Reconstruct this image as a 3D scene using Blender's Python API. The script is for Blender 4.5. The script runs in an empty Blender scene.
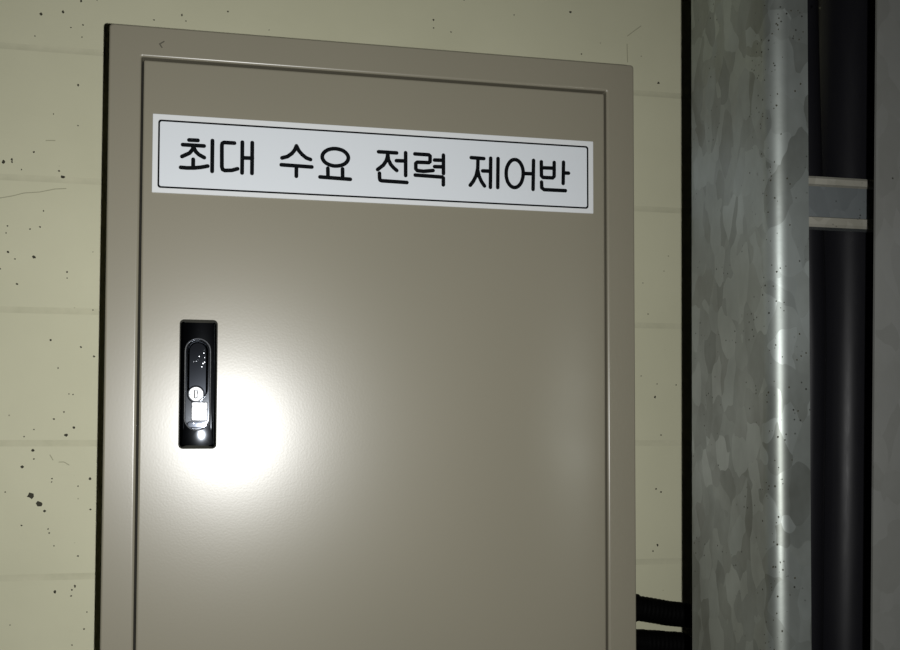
import bpy, bmesh, math, random
from mathutils import Vector, Matrix, noise
random.seed(7)
scene = bpy.context.scene
C = bpy.context.collection
H = 1.40                                    # height of the camera above the floor

# ------------------------------------------------------------------ camera
a, b, c = 0.22057, 0.04218, 0.00222         # yaw, pitch, roll
fwd = Vector((math.sin(a)*math.cos(b), math.cos(a)*math.cos(b), math.sin(b)))
right = Vector((math.cos(a), -math.sin(a), 0)); up = right.cross(fwd)
r2 = right*math.cos(c) + up*math.sin(c); u2 = -right*math.sin(c) + up*math.cos(c)
cam = bpy.data.objects.new('camera', bpy.data.cameras.new('camera'))
C.objects.link(cam)
M = Matrix((r2, u2, -fwd)).transposed().to_4x4()
CAM = Vector((0.08782, -1.00454, H))
M.translation = CAM
cam.matrix_world = M
cam.data.sensor_fit = 'HORIZONTAL'
cam.data.sensor_width = 36
cam.data.lens = 1090/900*36
cam.data.shift_x = 0.0
cam.data.shift_y = 60/900
cam.data.clip_start = 0.01
scene.camera = cam

# ------------------------------------------------------------------ light: a dark plant room lit by the phone's own flash
w = bpy.data.worlds.new('world'); scene.world = w; w.use_nodes = True
w.node_tree.nodes['Background'].inputs[0].default_value = (0.75, 0.85, 1, 1)
w.node_tree.nodes['Background'].inputs[1].default_value = 0.002
L = bpy.data.lights.new('phone_flash', 'AREA')
L.shape = 'DISK'; L.size = 0.007; L.energy = 3.95; L.spread = math.radians(120); L.color = (1.0, 0.998, 0.985)
flash = bpy.data.objects.new('phone_flash', L); C.objects.link(flash)
FM = Matrix.Rotation(math.radians(16), 4, 'Z') @ M; FM.translation = CAM + Vector((0.042, 0.0, -0.002))
flash.matrix_world = FM

vs = scene.view_settings
vs.view_transform = 'Standard'; vs.look = 'None'; vs.gamma = 1; vs.exposure = 0.0; vs.use_curve_mapping = False

# measured shapes, metres on their own surface (x, height above the camera)
LETTERS=[
[[(0.0705,0.2624),(0.0783,0.2625)],[(0.0650,0.2578),(0.0838,0.2577)],[(0.0744,0.2568),(0.0737,0.2538),(0.0710,0.2504),(0.0645,0.2470)],[(0.0744,0.2562),(0.0768,0.2518),(0.0795,0.2494),(0.0841,0.2471)],[(0.0744,0.2449),(0.0744,0.2378)],[(0.0635,0.2370),(0.0687,0.2368),(0.0749,0.2371),(0.0810,0.2380),(0.0872,0.2395)],[(0.0912,0.2630),(0.0912,0.2349)]],
[[(0.1108,0.2620),(0.1015,0.2620),(0.1000,0.2611),(0.0996,0.2592),(0.0998,0.2396),(0.1005,0.2372),(0.1024,0.2363),(0.1087,0.2368),(0.1138,0.2385)],[(0.1179,0.2632),(0.1179,0.2349)],[(0.1268,0.2633),(0.1268,0.2350)],[(0.1180,0.2488),(0.1270,0.2490)]],
[[(0.1670,0.2628),(0.1656,0.2591),(0.1629,0.2555),(0.1589,0.2524),(0.1539,0.2508)],[(0.1670,0.2628),(0.1692,0.2584),(0.1723,0.2550),(0.1761,0.2521),(0.1800,0.2508)],[(0.1533,0.2444),(0.1813,0.2439)],[(0.1671,0.2440),(0.1671,0.2345)]],
[[(0.2152,0.2539),(0.2147,0.2521),(0.2137,0.2504),(0.2121,0.2488),(0.2101,0.2476),(0.2077,0.2467),(0.2051,0.2462),(0.2024,0.2460),(0.1997,0.2463),(0.1972,0.2470),(0.1949,0.2480),(0.1931,0.2493),(0.1918,0.2509),(0.1910,0.2526),(0.1908,0.2544),(0.1912,0.2562),(0.1923,0.2579),(0.1938,0.2594),(0.1958,0.2607),(0.1982,0.2616),(0.2008,0.2622),(0.2035,0.2623),(0.2062,0.2620),(0.2088,0.2614),(0.2110,0.2604),(0.2128,0.2590),(0.2142,0.2574),(0.2150,0.2557),(0.2152,0.2539)],[(0.1961,0.2435),(0.1963,0.2355)],[(0.2098,0.2436),(0.2099,0.2356)],[(0.1889,0.2350),(0.2171,0.2343)]],
[[(0.2436,0.2618),(0.2608,0.2617)],[(0.2523,0.2612),(0.2520,0.2573),(0.2509,0.2537),(0.2483,0.2495),(0.2428,0.2449)],[(0.2523,0.2608),(0.2530,0.2550),(0.2551,0.2505),(0.2580,0.2474),(0.2610,0.2450)],[(0.2606,0.2543),(0.2689,0.2545)],[(0.2694,0.2624),(0.2695,0.2407)],[(0.2445,0.2415),(0.2447,0.2365),(0.2453,0.2350),(0.2467,0.2345),(0.2707,0.2341)]],
[[(0.2783,0.2618),(0.2917,0.2617),(0.2930,0.2606),(0.2929,0.2552),(0.2917,0.2542),(0.2807,0.2540),(0.2792,0.2528),(0.2792,0.2477),(0.2807,0.2460),(0.2866,0.2456),(0.2959,0.2469)],[(0.3059,0.2622),(0.3060,0.2445)],[(0.2973,0.2570),(0.3053,0.2572)],[(0.2974,0.2507),(0.3054,0.2509)],[(0.2787,0.2416),(0.3046,0.2411),(0.3059,0.2403),(0.3059,0.2337)]],
[[(0.3332,0.2614),(0.3456,0.2612)],[(0.3398,0.2608),(0.3396,0.2514),(0.3380,0.2442),(0.3352,0.2386),(0.3322,0.2347)],[(0.3396,0.2498),(0.3409,0.2439),(0.3433,0.2388),(0.3463,0.2347)],[(0.3444,0.2492),(0.3513,0.2493)],[(0.3524,0.2619),(0.3521,0.2337)],[(0.3597,0.2620),(0.3594,0.2339)]],
[[(0.3849,0.2484),(0.3846,0.2454),(0.3839,0.2425),(0.3829,0.2399),(0.3814,0.2377),(0.3798,0.2361),(0.3780,0.2351),(0.3760,0.2347),(0.3741,0.2351),(0.3723,0.2361),(0.3708,0.2377),(0.3694,0.2398),(0.3685,0.2424),(0.3679,0.2453),(0.3678,0.2483),(0.3680,0.2514),(0.3687,0.2543),(0.3698,0.2568),(0.3712,0.2590),(0.3728,0.2607),(0.3747,0.2617),(0.3766,0.2620),(0.3785,0.2617),(0.3803,0.2607),(0.3819,0.2591),(0.3832,0.2570),(0.3842,0.2544),(0.3848,0.2515),(0.3849,0.2484)],[(0.3852,0.2489),(0.3946,0.2491)],[(0.3953,0.2622),(0.3948,0.2339)]],
[[(0.4032,0.2614),(0.4033,0.2477),(0.4049,0.2461),(0.4147,0.2462),(0.4162,0.2478),(0.4163,0.2614)],[(0.4033,0.2555),(0.4163,0.2558)],[(0.4258,0.2622),(0.4254,0.2413)],[(0.4263,0.2517),(0.4309,0.2517)],[(0.4034,0.2415),(0.4036,0.2359),(0.4060,0.2342),(0.4277,0.2343)]],
]
SPECKS=[(-0.0417,0.3487,0.0016),(-0.0573,0.4223,0.0020),(-0.0783,0.4184,0.0018),(-0.1110,0.2662,0.0022),(-0.1031,0.2692,0.0016),(-0.1030,0.2666,0.0014),(-0.0940,0.2596,0.0012),(-0.0411,0.3072,0.0012),(-0.0825,0.2779,0.0013),(-0.0647,0.3175,0.0009),(-0.0585,0.2600,0.0012),(-0.0548,0.2542,0.0020),(-0.0725,0.2189,0.0011),(-0.0849,0.2002,0.0011),(-0.0756,0.2027,0.0012),(-0.1061,0.2023,0.0010),(-0.1073,0.1953,0.0010),(-0.0807,0.1723,0.0018),(-0.1051,0.1764,0.0018),(-0.1122,0.1592,0.0012),(-0.0492,0.1584,0.0013),(-0.0491,0.1523,0.0011),(-0.0985,0.1697,0.0009),(-0.0961,0.1448,0.0014),(-0.0247,0.1795,0.0008),(-0.0238,0.1208,0.0010),(-0.0494,0.4071,0.0008),(-0.0836,0.3955,0.0009),(-0.0387,0.3982,0.0009),(-0.0637,0.0897,0.0016),(-0.0562,0.0619,0.0012),(-0.0347,0.0833,0.0014),(-0.0221,0.0740,0.0013),(-0.0415,0.0356,0.0011),(-0.0454,0.0361,0.0009),(-0.0498,0.0181,0.0012),(-0.0591,0.0111,0.0012),(-0.0401,0.0027,0.0017),(-0.0475,-0.0048,0.0021),(-0.0777,0.0006,0.0011),(-0.0869,-0.0064,0.0010),(-0.0783,-0.0202,0.0018),(-0.0772,-0.0286,0.0010),(-0.0883,-0.0364,0.0018),(-0.0600,-0.0480,0.0012),(-0.0604,-0.0514,0.0010),(-0.0794,-0.0646,0.0034),(-0.0718,-0.0730,0.0035),(-0.0665,-0.0800,0.0016),(-0.1033,-0.0609,0.0010),(-0.0240,-0.0487,0.0017),(-0.0353,-0.0556,0.0012),(-0.0231,-0.0791,0.0014),(-0.0877,-0.0939,0.0012),(-0.0629,-0.0978,0.0010),(-0.0619,-0.1017,0.0012),(-0.0570,-0.1146,0.0011),(-0.0343,-0.1250,0.0011),(-0.0554,-0.1599,0.0018),(-0.0366,-0.1546,0.0018),(-0.0394,-0.1584,0.0012),(-0.0402,-0.1643,0.0012),(-0.0249,-0.1806,0.0011),(-0.0274,-0.1972,0.0011),(-0.0966,-0.1908,0.0008),(-0.0385,-0.2125,0.0010),(0.5728,0.1321,0.0010),(0.5640,0.0621,0.0010),(0.5831,0.0534,0.0010),(0.6061,0.0525,0.0010),(0.5806,0.0387,0.0016),(0.5876,-0.0040,0.0012),(0.5812,-0.0644,0.0013),(0.5872,-0.0678,0.0012),(0.5826,-0.1268,0.0018),(0.5772,-0.1334,0.0014),(0.5669,0.1670,0.0008),(0.4819,0.4695,0.0015),(0.4948,0.4228,0.0013),(0.5871,0.3966,0.0016),(0.0594,0.4294,0.0015),(0.0635,0.4234,0.0010),(0.1060,0.4371,0.0012),(0.3251,0.4470,0.0013),(0.3252,0.4381,0.0010),(0.3447,0.4353,0.0010),(0.4162,0.4604,0.0010),(0.1484,0.4211,0.0008),(0.0315,0.4218,0.0010),(-0.0379,0.4106,0.0012),(-0.0402,0.4352,0.0018),(-0.0247,0.4376,0.0010),(0.3592,0.4722,0.0010)]
MARKS= [[(-0.11354, 0.22999), (-0.10239, 0.23254), (-0.09121, 0.23611), (-0.07616, 0.23788), (-0.06201, 0.24163), (-0.05154, 0.24267)], [(-0.06229, -0.02468), (-0.05939, -0.02965)], [(-0.05371, -0.03165), (-0.04899, -0.03167), (-0.04421, -0.03467)], [(0.54912, 0.43859), (0.54962, 0.41795)], [(0.54977, 0.44784), (0.55765, 0.45425), (0.56617, 0.46073)], [(-0.07137, 0.29021), (-0.06282, 0.29073)]]
GSP = [(0.54285, 0.32383), (0.51836, 0.31973), (0.52423, 0.32025), (0.52823, 0.30398), (0.5248, 0.29791), (0.52021, 0.30023), (0.52563, 0.26372), (0.52095, 0.25801), (0.52078, 0.17625), (0.51592, 0.18665), (0.51554, 0.1555), (0.52345, 0.05682), (0.5201, 0.05376), (0.52763, 0.05915), (0.52045, 0.01553), (0.50949, -0.00615), (0.51506, -0.02104), (0.51221, -0.12092), (0.51645, -0.10852), (0.52241, 0.07336)]

# ------------------------------------------------------------------ helpers
def obj(name, bm, mat, parent=None, smooth=False, **props):
    bmesh.ops.recalc_face_normals(bm, faces=bm.faces)
    me = bpy.data.meshes.new(name); bm.to_mesh(me); bm.free()
    if smooth:
        for p in me.polygons: p.use_smooth = True
    mats = mat if isinstance(mat, (list, tuple)) else [mat]
    for m in mats: me.materials.append(m)
    o = bpy.data.objects.new(name, me); C.objects.link(o)
    if parent: o.parent = parent
    for k, v in props.items(): o[k] = v
    return o

def thing(name, label, category, loc, group=None):
    o = bpy.data.objects.new(name, None); C.objects.link(o)
    o.location = loc; o.empty_display_size = 0.05
    o['label'] = label; o['category'] = category
    if group: o['group'] = group
    return o

def auto(o, ang=35):
    for p in o.data.polygons: p.use_smooth = True
    o.data.update()
    for e in o.data.edges: pass
    bm = bmesh.new(); bm.from_mesh(o.data)
    for e in bm.edges:
        if len(e.link_faces) == 2 and e.calc_face_angle(0) > math.radians(ang): e.smooth = False
    bm.to_mesh(o.data); bm.free()
    wn = o.modifiers.new('weighted', 'WEIGHTED_NORMAL'); wn.keep_sharp = True; wn.weight = 80
    return o

def box(bm, x0, x1, y0, y1, z0, z1):
    v = [bm.verts.new((x, y, z)) for x in (x0, x1) for y in (y0, y1) for z in (z0, z1)]
    for f in ((0,1,3,2),(4,6,7,5),(0,4,5,1),(2,3,7,6),(0,2,6,4),(1,5,7,3)):
        bm.faces.new([v[i] for i in f])

def rrect(x0, x1, z0, z1, r, n=5):
    pts = []
    for cx, cz, a0 in ((x1-r, z1-r, 0), (x0+r, z1-r, 90), (x0+r, z0+r, 180), (x1-r, z0+r, 270)):
        for i in range(n+1):
            t = math.radians(a0 + 90*i/n)
            pts.append((cx + r*math.cos(t), cz + r*math.sin(t)))
    return pts

def loft(bm, loops, cap0=False, cap1=True, closed=True):
    """loops: lists of 3-D points with equal counts, bridged one to the next"""
    rings = [[bm.verts.new(p) for p in lp] for lp in loops]
    n = len(rings[0])
    for A, B in zip(rings, rings[1:]):
        for i in range(n if closed else n-1):
            j = (i+1) % n
            bm.faces.new((A[i], A[j], B[j], B[i]))
    if cap0: bm.faces.new(rings[0])
    if cap1: bm.faces.new(rings[-1])
    return rings

def rr3(x0, x1, z0, z1, r, y, n=5):
    return [(p[0], y, p[1]) for p in rrect(x0, x1, z0, z1, r, n)]

def stroke(bm, pts, hw, y0, y1, n=8, k0=0):
    """rounded stroke of half width hw in the XZ plane between depths y0 (back) and y1 (front)"""
    for k, ((xa, za), (xb, zb)) in enumerate(zip(pts, pts[1:])):
        d = Vector((xb-xa, zb-za)); t0 = math.atan2(d.y, d.x)
        yf = y1 - 0.000004*(k0 + k)
        out = []
        for i in range(n+1):
            t = t0 + math.pi/2 + math.pi*i/n; out.append((xa + hw*math.cos(t), za + hw*math.sin(t)))
        for i in range(n+1):
            t = t0 - math.pi/2 + math.pi*i/n; out.append((xb + hw*math.cos(t), zb + hw*math.sin(t)))
        loft(bm, [[(x, y0, z) for x, z in out], [(x, yf, z) for x, z in out]], True, True)

def tube(bm, pts, rad, n=24, caps=True, radii=None):
    P = [Vector(p) for p in pts]
    T = []
    for i in range(len(P)):
        T.append((P[min(i+1, len(P)-1)] - P[max(i-1, 0)]).normalized())
    ref = Vector((0, 1, 0)) if abs(T[0].y) < .9 else Vector((1, 0, 0))
    N = (ref - T[0]*ref.dot(T[0])).normalized(); rings = []
    for i, p in enumerate(P):
        N = (N - T[i]*N.dot(T[i])).normalized(); B = T[i].cross(N)
        r = radii[i] if radii else rad
        rings.append([tuple(p + (N*math.cos(2*math.pi*k/n) + B*math.sin(2*math.pi*k/n))*r) for k in range(n)])
    loft(bm, rings, caps, caps)

def cyl(bm, cx, cz, r, y0, y1, n=32, bev=0.0):
    circ = lambda rr, y: [(cx + rr*math.cos(2*math.pi*i/n), y, cz + rr*math.sin(2*math.pi*i/n)) for i in range(n)]
    s = -1 if y1 < y0 else 1
    lp = [circ(r, y0)]
    if bev: lp += [circ(r, y1 - s*bev), circ(r - bev*.3, y1 - s*bev*.3), circ(r - bev, y1)]
    else: lp += [circ(r, y1)]
    loft(bm, lp, True, True)

# ------------------------------------------------------------------ materials
def mat(name, col=(.5,.5,.5), rough=.5, metal=0.0, spec=.5):
    m = bpy.data.materials.new(name); m.use_nodes = True
    nt = m.node_tree; b = nt.nodes['Principled BSDF']
    b.inputs['Base Color'].default_value = (*col, 1)
    b.inputs['Roughness'].default_value = rough
    b.inputs['Metallic'].default_value = metal
    b.inputs['Specular IOR Level'].default_value = spec
    return m, nt, b

def N(nt, t, **kw):
    n = nt.nodes.new(t)
    for k, v in kw.items(): setattr(n, k, v)
    return n

def coords(nt, scale=(1,1,1)):
    tc = N(nt, 'ShaderNodeTexCoord'); mp = N(nt, 'ShaderNodeMapping')
    mp.inputs['Scale'].default_value = scale
    nt.links.new(tc.outputs['Object'], mp.inputs['Vector'])
    return mp.outputs['Vector']

def noise_tex(nt, vec, scale, detail=3, rough=.5):
    n = N(nt, 'ShaderNodeTexNoise'); n.inputs['Scale'].default_value = scale
    n.inputs['Detail'].default_value = detail; n.inputs['Roughness'].default_value = rough
    nt.links.new(vec, n.inputs['Vector']); return n.outputs['Fac']

def ramp(nt, fac, stops):
    r = N(nt, 'ShaderNodeValToRGB')
    while len(r.color_ramp.elements) < len(stops): r.color_ramp.elements.new(.5)
    for e, (p, col) in zip(r.color_ramp.elements, stops):
        e.position = p; e.color = (*col, 1) if len(col) == 3 else col
    nt.links.new(fac, r.inputs['Fac']); return r.outputs['Color']

def mix(nt, fac, A, B, mode='MIX'):
    m = N(nt, 'ShaderNodeMix', data_type='RGBA', blend_type=mode)
    if isinstance(fac, (int, float)): m.inputs[0].default_value = fac
    else: nt.links.new(fac, m.inputs[0])
    for s, v in ((6, A), (7, B)):
        if isinstance(v, tuple): m.inputs[s].default_value = (*v, 1)
        else: nt.links.new(v, m.inputs[s])
    return m.outputs[2]

def bump(nt, b, h, strength, dist=.001):
    n = N(nt, 'ShaderNodeBump'); n.inputs['Strength'].default_value = strength
    n.inputs['Distance'].default_value = dist
    nt.links.new(h, n.inputs['Height']); nt.links.new(n.outputs['Normal'], b.inputs['Normal']); return n

# cream wall paint, faintly blotched, with pin-prick dirt
WALL, nt, b = mat('cream_wall_paint', rough=.55, spec=.25)
v = coords(nt)
base = ramp(nt, noise_tex(nt, v, 5, 4, .6), [(.3, (.565,.557,.392)), (.7, (.62,.61,.435))])
vs_ = N(nt, 'ShaderNodeTexVoronoi'); vs_.inputs['Scale'].default_value = 60; vs_.inputs['Randomness'].default_value = 1
nt.links.new(v, vs_.inputs['Vector'])
dots = ramp(nt, vs_.outputs['Distance'], [(.02, (1,1,1)), (.06, (0,0,0))])
keep = ramp(nt, noise_tex(nt, v, 14, 2), [(.56, (0,0,0)), (.60, (1,1,1))])
fac = mix(nt, 1.0, dots, keep, 'MULTIPLY')
col = mix(nt, fac, base, (.22,.21,.13))
nt.links.new(col, b.inputs['Base Color'])
bump(nt, b, noise_tex(nt, v, 35, 3), .12, .002)

GROOVE, nt, b = mat('dusty_wall_joint', (.49,.49,.345), .7, 0, .2)
v = coords(nt)
nt.links.new(ramp(nt, noise_tex(nt, v, 25, 4, .7), [(.3, (.505,.50,.352)), (.75, (.60,.585,.42))]), b.inputs['Base Color'])
SPECK, _, _ = mat('chipped_dark_spot', (.035,.033,.018), .8)
SCR, _, _ = mat('dark_scratch', (.09,.085,.06), .8)
FAINT, _, _ = mat('faint_scuff', (.36,.35,.24), .8)

# beige powder coat with orange peel
def beige(name, bs):
    m, nt, b = mat(name, (.262,.243,.187), .275, 0, .5)
    v = coords(nt)
    nt.links.new(ramp(nt, noise_tex(nt, v, 3.0, 2), [(.3, (.255,.238,.179)), (.7, (.272,.251,.189))]), b.inputs['Base Color'])
    n1 = noise_tex(nt, v, 520, 2, .5)
    bn = bump(nt, b, n1, bs, .000032)
    return m
BEIGE = beige('beige_powder_coat', .5)
DARKIN, _, _ = mat('dark_gasket_rubber', (.02,.02,.014), .8)

PLATE, nt, b = mat('white_engraved_plastic', (.74,.78,.815), .45, 0, .3)
PLATE_EDGE, _, _ = mat('white_plate_margin', (.745,.765,.77), .5, 0, .3)
INK, _, _ = mat('black_lettering', (.003,.004,.005), .6, 0, .05)

CHROME, nt, b = mat('black_chrome', (.20,.215,.24), .09, 1.0)
v = coords(nt)
nt.links.new(ramp(nt, noise_tex(nt, v, 700, 2, .6), [(.66, (.055,)*3), (.8, (.07,)*3)]), b.inputs['Roughness'])
CHROME_DK, nt, b = mat('smoked_chrome', (.10,.11,.13), .16, 1.0)
v = coords(nt)
vo = N(nt, 'ShaderNodeTexVoronoi'); vo.inputs['Scale'].default_value = 420
nt.links.new(v, vo.inputs['Vector'])
dd = ramp(nt, vo.outputs['Distance'], [(.10, (1,1,1)), (.2, (0,0,0))])
kk = ramp(nt, noise_tex(nt, v, 160, 2), [(.55, (0,0,0)), (.6, (1,1,1))])
spk = mix(nt, 1.0, dd, kk, 'MULTIPLY')
nt.links.new(mix(nt, spk, (.09,.10,.12), (.8,.82,.85)), b.inputs['Base Color'])
rr = N(nt, 'ShaderNodeMath', operation='MULTIPLY_ADD'); rr.inputs[1].default_value = .5; rr.inputs[2].default_value = .07
nt.links.new(spk, rr.inputs[0]); nt.links.new(rr.outputs[0], b.inputs['Roughness'])
BRIGHT, _, _ = mat('polished_chrome', (.62,.64,.67), .5, .85)
SATIN, nt, b = mat('worn_satin_chrome', (.80,.81,.83), .5, .85)
v = coords(nt)
nt.links.new(ramp(nt, noise_tex(nt, v, 350, 4, .7), [(.35, (.16,.17,.18)), (.6, (.60,.61,.63))]), b.inputs['Base Color'])
KEYWAY, _, _ = mat('keyway_dark_slot', (.03,.03,.028), .6)

# hot-dip galvanised steel: spangle, stains and pin spots
def galv(name, dark, light, rough, spots, metal=.2):
    m, nt, b = mat(name, rough=rough, metal=metal, spec=.5)
    v = coords(nt, (1, 1, .6))
    wob = N(nt, 'ShaderNodeTexNoise'); wob.inputs['Scale'].default_value = 30; wob.inputs['Detail'].default_value = 2
    nt.links.new(v, wob.inputs['Vector'])
    av = N(nt, 'ShaderNodeVectorMath', operation='MULTIPLY_ADD')
    av.inputs[1].default_value = (.03,.03,.03); nt.links.new(wob.outputs['Color'], av.inputs[0]); nt.links.new(v, av.inputs[2])
    vo = N(nt, 'ShaderNodeTexVoronoi'); vo.inputs['Scale'].default_value = 62
    nt.links.new(av.outputs[0], vo.inputs['Vector'])
    sep = N(nt, 'ShaderNodeSeparateColor'); nt.links.new(vo.outputs['Color'], sep.inputs[0])
    cell = ramp(nt, sep.outputs[0], [(.0, dark), (.55, tuple((x+y)/2 for x, y in zip(dark, light))), (.85, light)])
    big = ramp(nt, noise_tex(nt, v, 9, 5, .65), [(.3, dark), (.7, light)])
    col = mix(nt, .62, cell, big)
    vd = N(nt, 'ShaderNodeTexVoronoi'); vd.inputs['Scale'].default_value = 170
    v2 = coords(nt, (1,1,1)); nt.links.new(v2, vd.inputs['Vector'])
    dt = ramp(nt, vd.outputs['Distance'], [(.08, (1,1,1)), (.16, (0,0,0))])
    kp = ramp(nt, noise_tex(nt, v2, 22, 3), [(spots, (0,0,0)), (spots+.05, (1,1,1))])
    ds = mix(nt, 1.0, dt, kp, 'MULTIPLY')
    col = mix(nt, ds, col, (.03,.03,.022))
    nt.links.new(col, b.inputs['Base Color'])
    ro = ramp(nt, sep.outputs[1], [(0, (rough-.06,)*3), (1, (rough+.08,)*3)])
    nt.links.new(ro, b.inputs['Roughness'])
    bump(nt, b, noise_tex(nt, v2, 120, 3), .12, .0006)
    return m
GALV = galv('galvanised_rail_steel', (.15,.16,.14), (.45,.495,.475), .45, .52, .65)
GALV_R = galv('galvanised_channel_steel', (.175,.178,.160), (.245,.25,.235), .48, .62)
GALV_RUNG = galv('galvanised_rung_shaded', (.11,.125,.128), (.20,.22,.225), .5, .50)  # blue-grey steel, with the lips' shade on the web mixed into the colour

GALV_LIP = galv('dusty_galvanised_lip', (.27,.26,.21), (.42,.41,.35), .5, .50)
CABLE, nt, b = mat('black_cable_sheath', (.009,.009,.011), .40, 0, .15)
v = coords(nt, (1,1,.15))
nt.links.new(ramp(nt, noise_tex(nt, v, 60, 4, .7), [(.3, (.33,)*3), (.7, (.48,)*3)]), b.inputs['Roughness'])
CONDUIT, _, _ = mat('black_conduit_plastic', (.0015,.0015,.0015), .6, 0, .04)
CONCRETE, nt, b = mat('grey_concrete_floor', (.25,.25,.24), .85)
nt.links.new(ramp(nt, noise_tex(nt, coords(nt), 6, 6, .6), [(.3, (.2,.2,.19)), (.7, (.3,.3,.29))]), b.inputs['Base Color'])

# ------------------------------------------------------------------ the room: painted wall with shallow courses, floor
WY = 0.14                                   # wall surface, behind the cabinet front (y = 0)
PITCH = 0.1321; Z0 = H - 0.013              # one course joint at this height
bm = bmesh.new()
prof = []                                   # (z, depth, groove?)
k0 = -int(Z0/PITCH); z = 0.0
joints = [Z0 + k*PITCH for k in range(k0, 12)]
prof.append((0.0, 0.0))
for j in joints:
    if j < .02: continue
    for dz, dy in ((-.0032, 0), (-.002, .00012), (-.0008, .0002), (.0008, .0002), (.002, .00012), (.0032, 0)):
        prof.append((j+dz, dy))
prof.append((2.9, 0.0))
xs = [-1.6, 2.4]
rows = [[bm.verts.new((x, WY + dy, z)) for x in xs] for z, dy in prof]
for (A, B), (p, q) in zip(zip(rows, rows[1:]), zip(prof, prof[1:])):
    f = bm.faces.new((A[0], A[1], B[1], B[0]))
    if p[1] > 0 or q[1] > 0: f.material_index = 1
bk = [[bm.verts.new((x, WY + .12, z)) for x in xs] for z in (0.0, 2.9)]
bm.faces.new((bk[0][0], bk[0][1], bk[1][1], bk[1][0]))
bm.faces.new((rows[0][0], rows[0][1], bk[0][1], bk[0][0]))
bm.faces.new((rows[-1][0], rows[-1][1], bk[1][1], bk[1][0]))
for i in (0, 1):
    bm.faces.new([r[i] for r in rows] + [bk[1][i], bk[0][i]])
wall = obj('wall_back', bm, [WALL, GROOVE], kind='structure')

bm = bmesh.new(); box(bm, -1.6, 2.4, -2.4, WY+.12, -.1, 0)
obj('floor', bm, CONCRETE, kind='structure')

# chips and specks in the paint, each an irregular shallow blot
bm = bmesh.new()
for (x, z, s) in SPECKS:
    s *= .8 if s < .0015 else .95
    n = 9; ph = random.random()*6; el = random.uniform(.7, 1.3)
    rim = [(x + s*el*math.cos(2*math.pi*i/n)*random.uniform(.6, 1.15), z + H + s*math.sin(2*math.pi*i/n)*random.uniform(.6, 1.15)) for i in range(n)]
    loft(bm, [[(p[0], WY + .0005, p[1]) for p in rim], [(p[0], WY - .0002, p[1]) for p in rim]], True, True)
obj('paint_chips', bm, SPECK, wall, kind='stuff')
bm = bmesh.new()
for ln in MARKS:
    stroke(bm, [(p[0], p[1]+H) for p in ln], .00045, WY+.0005, WY-.00015)
obj('scuff_marks', bm, FAINT, wall, kind='stuff')

# ------------------------------------------------------------------ electrical cabinet
X0, X1, ZT, ZB = 0.0, 0.5, H + .3643, H - .46
OX0, OX1, OZT, OZB = .0281, .4708, H + .3359, H - .4325      # door opening
cab = thing('electrical_cabinet', 'beige steel electrical cabinet with black chrome latch and white Korean sign on cream wall', 'cabinet', (.25, WY, ZB))
def local(o):                                # meshes are written in room coordinates; keep them there under the Empty
    o.matrix_parent_inverse = Matrix.Translation(o.parent.matrix_world.translation if False else Vector(cab.location)).inverted()
    return o
def part(name, bm, m, parent=None, angle=35, **kw):
    root = parent or cab
    o = obj(name, bm, m, root, **kw); auto(o, angle)
    if root is cab: local(o)
    return o

bm = bmesh.new()
def L4(i, y, r): return rr3(X0+i, X1-i, ZB+i, ZT-i, r, y)
def O4(i, y, r): return rr3(OX0-i, OX1+i, OZB-i, OZT+i, r, y)
loft(bm, [L4(0, WY, .003), L4(0, .0018, .003), L4(.0005, .0006, .003), L4(.0018, 0, .003),
          O4(.0028, 0, .0034), O4(.0018, .00015, .0028), O4(.0010, .0005, .0020), O4(.0004, .0010, .0014), O4(0, .0018, .0012), O4(0, .030, .0012)], True, True)
body = part('cabinet_body', bm, BEIGE, angle=50)

g = .0018
DX0, DX1, DZB, DZT = OX0+g, OX1-g, OZB+g, OZT-g-.0006
bm = bmesh.new()
def D4(i, y, r=.0015): return rr3(DX0+i, DX1-i, DZB+i, DZT-i, r, y)
loft(bm, [D4(0, .024), D4(0, .0026), D4(.0002, .0016), D4(.0006, .0009), D4(.0013, .0005), D4(.0022, .0004)], True, True)
door = part('cabinet_door', bm, BEIGE, angle=50)
DY = .0004                                   # door surface
bm = bmesh.new()                             # rubber seal in the gap
lo = [rr3(OX0+.0002, OX1-.0002, OZB+.0002, OZT-.0002, .001, .014), rr3(DX0-.0002, DX1+.0002, DZB-.0002, DZT+.0002, .001, .014)]
lo2 = [[(p[0], .020, p[2]) for p in lo[1]], [(p[0], .020, p[2]) for p in lo[0]]]
loft(bm, lo + lo2 + [lo[0]], False, False)
part('door_seal', bm, DARKIN)
bm = bmesh.new()
stroke(bm, [(.0474, H+.3512), (.0436, H+.3486), (.0457, H+.3456)], .00055, .0002, -.0001)
part('scratch_mark', bm, SCR, label='small dark hooked scratch on the top frame of the cabinet')

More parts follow.
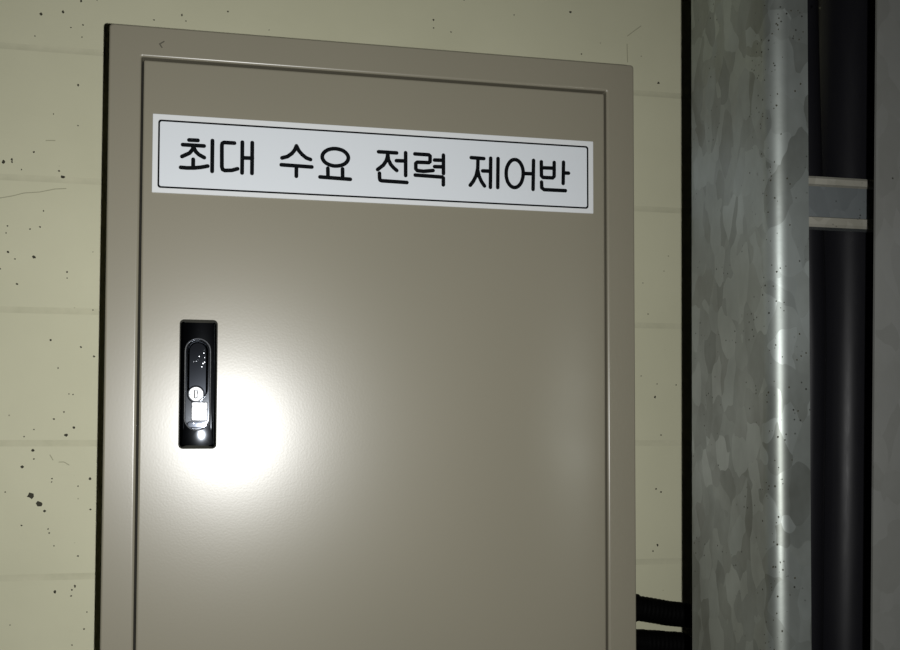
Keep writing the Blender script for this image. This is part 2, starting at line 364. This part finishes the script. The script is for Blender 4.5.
# sign plate
sx0, sx1, sz0, sz1 = .0386, .4566, H+.2132, H+.2846
bm = bmesh.new()
loft(bm, [rr3(sx0, sx1, sz0, sz1, .0006, DY+.0002), rr3(sx0, sx1, sz0, sz1, .0006, DY-.0010), rr3(sx0+.0003, sx1-.0003, sz0+.0003, sz1-.0003, .0006, DY-.0013)], True, True)
plate = part('name_plate', bm, PLATE_EDGE, label='white plate with black Korean lettering inside a thin black border')
PY = DY - .0013
bx0, bx1, bz0, bz1 = .0442, .4506, H+.2183, H+.2787
bm = bmesh.new()
loft(bm, [rr3(bx0, bx1, bz0, bz1, .0022, PY+.0002), rr3(bx0, bx1, bz0, bz1, .0022, PY-.00005)], True, True)
part('plate_panel', bm, PLATE, plate, label='pale bluish white panel of the sign')
bm = bmesh.new()
h = .00078
loft(bm, [rr3(bx0-h, bx1+h, bz0-h, bz1+h, .0026, PY+.0002), rr3(bx0-h, bx1+h, bz0-h, bz1+h, .0026, PY-.00022),
          rr3(bx0+h, bx1-h, bz0+h, bz1-h, .0018, PY-.00022), rr3(bx0+h, bx1-h, bz0+h, bz1-h, .0018, PY+.0002)], False, False)
part('plate_border', bm, INK, plate, label='thin black rounded border line of the sign')
for syll in LETTERS:
    bm = bmesh.new()
    k0 = 0
    for s in syll:
        stroke(bm, [(x, z+H) for x, z in s], .00180, PY+.0002, PY-.00022, k0=k0); k0 += len(s)
    part('letter', bm, INK, plate)

# latch handle
hx0, hx1, hz0, hz1 = .0645, .0978, H-.0165, H+.0995
cx = (hx0+hx1)/2
bm = bmesh.new()
def dense(lp, m=8, n=6):                      # extra points on the long sides so the dome stays smooth
    out = []
    for i, p in enumerate(lp):
        out.append(p); q = lp[(i+1) % len(lp)]
        if i % (n+1) == n:
            out += [tuple(p[j] + (q[j]-p[j])*k/m for j in range(3)) for k in range(1, m)]
    return out
def K4(i, y, r=.004): return dense(rr3(hx0+i, hx1-i, hz0+i, hz1-i, max(r-i, .0012), y, 6))
sl0, sl1, sb, st = .0702, .0910, H+.0006, H+.0815       # stadium recess
def S4(i, y):
    return dense(rr3(sl0-i, sl1+i, sb-i, st+i, (sl1-sl0)/2+i-.00005, y, 6))
hw = (hx1-hx0)/2
def dome(p): return (p[0], DY - .0058 - .0010*(1-((p[0]-cx)/hw)**2) + (min(p[2], H+.004) - (H-.0045))**2/.4, p[2])
ka, sa = K4(.0030, 0), S4(.0006, 0)
rings = [[dome(tuple(A[i]*(1-t)+B[i]*t for i in range(3))) for A, B in zip(ka, sa)] for t in [j/16 for j in range(17)]]
loft(bm, [K4(0, DY+.001), K4(0, DY-.0030), K4(.0004, DY-.0036), K4(.0024, DY-.0056)] + rings + [S4(0, DY-.0056), S4(-.0003, DY-.0012)], True, True)
handle = part('door_handle', bm, CHROME, angle=32, label='black chrome flush latch plate with a key lock')
# raised ring round the recess
bm = bmesh.new()
loft(bm, [S4(.0011, DY-.0058), S4(.0009, DY-.0072), S4(.0005, DY-.0075), S4(.0001, DY-.0071), S4(0, DY-.0050)], False, False)
part('handle_rim', bm, BRIGHT, handle, angle=80, label='bright chrome rim round the latch lever')
# lever: a long paddle, slightly domed, from the top of the recess down to the lock
bm = bmesh.new()
def P4(i, y, zb=H+.0275, dz=0): return rr3(sl0+.0013+i, sl1-.0013-i, zb+i*.3, st-.0013-i, (sl1-sl0)/2-.0014-i, y, 6)
lp = [P4(0, DY-.0010), P4(0, DY-.0040), P4(.0006, DY-.0048), P4(.0020, DY-.0053)]
loft(bm, lp, True, True)
part('lever', bm, CHROME_DK, handle, angle=12, label='smoked chrome paddle of the latch')
# push button under the lock
bm = bmesh.new()
bxa, bxb = sl0+.0052, sl1-.0012
def B4(i, y): return rr3(bxa+i, bxb-i, H+.0085+i, H+.0255-i, .0012, y)
loft(bm, [B4(0, DY-.0010), B4(0, DY-.0054), B4(.0006, DY-.0060)], True, True)
part('push_button', bm, SATIN, handle, label='bright worn metal push button of the latch')
bm = bmesh.new()
def Q4(i, y): return rr3(sl0+.0015+i, sl1-.0015-i, H+.0020+i, H+.0080-i, .0026-i, y)
loft(bm, [Q4(0, DY-.001), Q4(0, DY-.0036), Q4(.0006, DY-.0042)], True, True)
part('lever_tail', bm, CHROME_DK, handle, angle=60)
# key lock
kx, kz = .0793, H+.0325
bm = bmesh.new()
cyl(bm, kx, kz, .0078, DY-.001, DY-.0058, 40, .0008)
part('lock_bezel', bm, CHROME, handle, angle=60)
bm = bmesh.new()
cyl(bm, kx, kz, .0066, DY-.005, DY-.0072, 40, .0006)
part('lock_cylinder', bm, SATIN, handle, angle=60, label='round silver key cylinder')
bm = bmesh.new()
loft(bm, [rr3(kx-.0017, kx+.0015, kz-.0038, kz+.0036, .0006, DY-.0070), rr3(kx-.0017, kx+.0015, kz-.0038, kz+.0036, .0006, DY-.0078)], True, True)
part('keyway_frame', bm, KEYWAY, handle)
bm = bmesh.new()
box(bm, kx-.0006, kx+.0006, DY-.0079, DY-.0075, kz-.003, kz+.003)
part('keyway_shutter', bm, BRIGHT, handle)

# ------------------------------------------------------------------ black conduits out of the cabinet's side
def conduit(pts, rad, label, gland_len, gr):
    root = thing('conduit', label, 'conduit', pts[0], 'black conduits beside the cabinet')
    inv = Matrix.Translation(-Vector(pts[0]))
    P = [Vector(p) for p in pts]                      # smooth polyline (Catmull-Rom), then ribs
    path = []
    Q = [P[0]*2-P[1]] + P + [P[-1]*2-P[-2]]
    for i in range(1, len(Q)-2):
        p0, p1, p2, p3 = Q[i-1:i+3]; n = max(4, int((p2-p1).length/.0011))
        for k in range(n):
            t = k/n
            path.append(.5*((2*p1) + (p2-p0)*t + (2*p0-5*p1+4*p2-p3)*t*t + (-p0+3*p1-3*p2+p3)*t**3))
    path.append(P[-1])
    bm = bmesh.new()
    s = 0; rad_l = []
    for i, p in enumerate(path):
        if i: s += (p-path[i-1]).length
        rad_l.append(rad*(1 + .02*math.sin(2*math.pi*s/.0046)))
    tube(bm, path, rad, 20, True, rad_l)
    o = obj('sleeve', bm, CONDUIT, root, smooth=True); o.matrix_parent_inverse = inv
    d = (P[1]-P[0]).normalized(); bm = bmesh.new()
    tube(bm, [P[0], P[0]+d*gland_len], gr, 6)
    tube(bm, [P[0]+d*(gland_len-.001), P[0]+d*(gland_len+.010)], gr*.93, 20)
    o = obj('gland_nut', bm, CONDUIT, root); o.matrix_parent_inverse = inv
    return root
cy = .068
conduit([(.5002, cy, H-.1795), (.528, cy, H-.1835), (.560, cy, H-.1895), (.600, cy, H-.199), (.628, cy, H-.235), (.637, cy, H-.32), (.637, cy, H-.6), (.637, cy, H-1.0), (.637, cy, .0)], .0128,
        'black ribbed conduit leaving the cabinet side, upper of the two', .018, .0155)
conduit([(.5002, cy, H-.2190), (.528, cy, H-.2195), (.560, cy, H-.2222), (.583, cy, H-.2290), (.599, cy, H-.27), (.601, cy, H-.4), (.601, cy, H-.7), (.601, cy, H-1.0), (.601, cy, .0)], .0135,
        'black ribbed conduit leaving the cabinet side, lower of the two', .026, .0150)

# ------------------------------------------------------------------ galvanised cable ladder standing clear of the wall
YF, YB = -.2655, -.1257
lad = thing('cable_ladder', 'upright galvanised steel cable ladder to the right of the beige cabinet', 'cable ladder', (.60, (YF+YB)/2, 0))
linv = Matrix.Translation(-Vector(lad.location))
HT = 2.6
def channel_profile(xw, xf, xb, rad, th=.0023, n=8):
    """C profile: web at x = xw, flanges reaching to xf, rounded bends"""
    rb = .0035
    s = 1 if xf > xw else -1
    cen = [(xf, YF)]
    for i in range(n+1):
        t = math.pi/2*i/n
        cen.append((xw + s*rad*(1-math.sin(t)), YF + rad*(1-math.cos(t))))
    for i in range(n+1):
        t = math.pi/2*i/n
        cen.append((xw + s*rb*(1-math.cos(t)), YB - rb*(1-math.sin(t))))
    cen.append((xb, YB))
    inner = []
    for i, p in enumerate(cen):
        q0 = Vector(cen[max(i-1, 0)]); q1 = Vector(cen[min(i+1, len(cen)-1)])
        d = (q1-q0).normalized(); nrm = Vector((-d.y, d.x))*(-s)
        inner.append((p[0]+nrm.x*th, p[1]+nrm.y*th))
    return cen + inner[::-1]
def rail(xw, xf, xb, rad, lean, zpivot, m, label):
    pr = channel_profile(xw, xf, xb, rad)
    bm = bmesh.new(); loops = []
    nz = 14
    for k in range(nz+1):
        z = HT*k/nz
        dx = lean*(z - zpivot)
        loops.append([(x+dx, y, z) for x, y in pr])
    loft(bm, loops, True, True)
    o = obj('side_rail', bm, m, lad, label=label); auto(o, 35); o.matrix_parent_inverse = linv
    return o
rail(.4996, .5308, .5250, .0140, .006, H+.08, GALV, 'left rail with a shiny rounded front corner')
rail(.712, .5860, .700, .0095, .0245, H+.08, GALV_R, 'right rail with a wide dull grey face')
# dark pin-head spots of white rust and dirt, crowded on the rounded corner
bm = bmesh.new()
def blot(px, py, pz, nx, ny, r):
    nn = Vector((nx, ny, 0)); tt = Vector((ny, -nx, 0)); c0 = Vector((px, py, pz)); k = 7
    rim = [tt*math.cos(2*math.pi*i/k)*r*random.uniform(.6, 1.1) + Vector((0, 0, 1))*math.sin(2*math.pi*i/k)*r*random.uniform(.7, 1.3) for i in range(k)]
    loft(bm, [[tuple(c0 - nn*.0002 + q) for q in rim], [tuple(c0 + nn*.00015 + q) for q in rim]], True, True)
for i in range(230):
    z = random.uniform(H-.45, H+.42); t = math.radians(random.gauss(42, 22)); rd = .0140
    if random.random() < .25 and z > H+.1: continue
    blot(.4996 + rd*(1-math.cos(t)) + .006*(z-H-.08), YF + rd*(1-math.sin(t)), z, -math.cos(t), -math.sin(t), random.choice((.0003, .0004, .0005, .0006, .0008)))
for x, z in GSP:
    blot(x, YF, z+H, 0, -1, random.uniform(.0005, .0009))
o = obj('corrosion_specks', bm, SPECK, lad, kind='stuff'); o.matrix_parent_inverse = linv
# rungs: strut channel with returned lips facing out
YR = CAM.y + .862
for zc in (H-1.198, H-.898, H-.598, H-.399+.0, H+.2038, H+.501, H+.801, H+1.101):
    if abs(zc-(H-.399)) < 1e-6: continue
    h = .0226; t = .002; lip = .0085; d = .0150
    bm = bmesh.new()
    pts = [(YR+.0035, h-lip), (YR, h-lip+.0012), (YR, h-.0022), (YR+.0018, h), (YR+d, h), (YR+d, -h), (YR+.0018, -h), (YR, -h+.0022), (YR, -h+lip-.0012+.001), (YR+.0035, -h+lip+.001),
           (YR+.0035, -h+lip-.001), (YR+t, -h+lip-.002), (YR+t, -h+t), (YR+d-t, -h+t), (YR+d-t, h-t), (YR+t, h-t), (YR+t, h-lip+.002), (YR+.0035, h-lip+.002)]
    xa, xb = .5026, .7090
    dx = .0245*(zc-(H+.08)); dl = .006*(zc-(H+.08))
    loft(bm, [[(xa+dl, y, zc+z) for y, z in pts], [(xb+dx, y, zc+z) for y, z in pts]], True, True)
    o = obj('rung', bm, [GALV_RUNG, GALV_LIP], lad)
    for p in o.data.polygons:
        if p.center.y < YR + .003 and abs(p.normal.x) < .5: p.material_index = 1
    auto(o, 30); o.matrix_parent_inverse = linv

# ------------------------------------------------------------------ black cables on the ladder
def cable(x_of_z, y, r, label):
    zs = [HT*i/60 for i in range(61)]
    p = [(x_of_z(z), y + .0012*math.sin(z*2.3+r*300), z) for z in zs]
    bm = bmesh.new(); tube(bm, p, r, 40)
    o = obj('power_cable', bm, CABLE, smooth=True)
    o['label'] = label; o['category'] = 'cable'; o['group'] = 'black cables on the ladder'
    return o
YC = CAM.y
def edge(z): return .6468 + .0275*(max(-.45, min(.45, z-H)) - .088)
def thin(z):
    d = max(-.45, min(.45, z-H)) - .088
    return edge(z) - .0158 - (.0435*d if d > 0 else 0)
cable(thin, YC+.9045, .0148, 'thinner black cable, the left of two on the ladder')
cable(lambda z: edge(z) + .0302, YC+.9170, .0300, 'thick black cable, the right of two on the ladder')
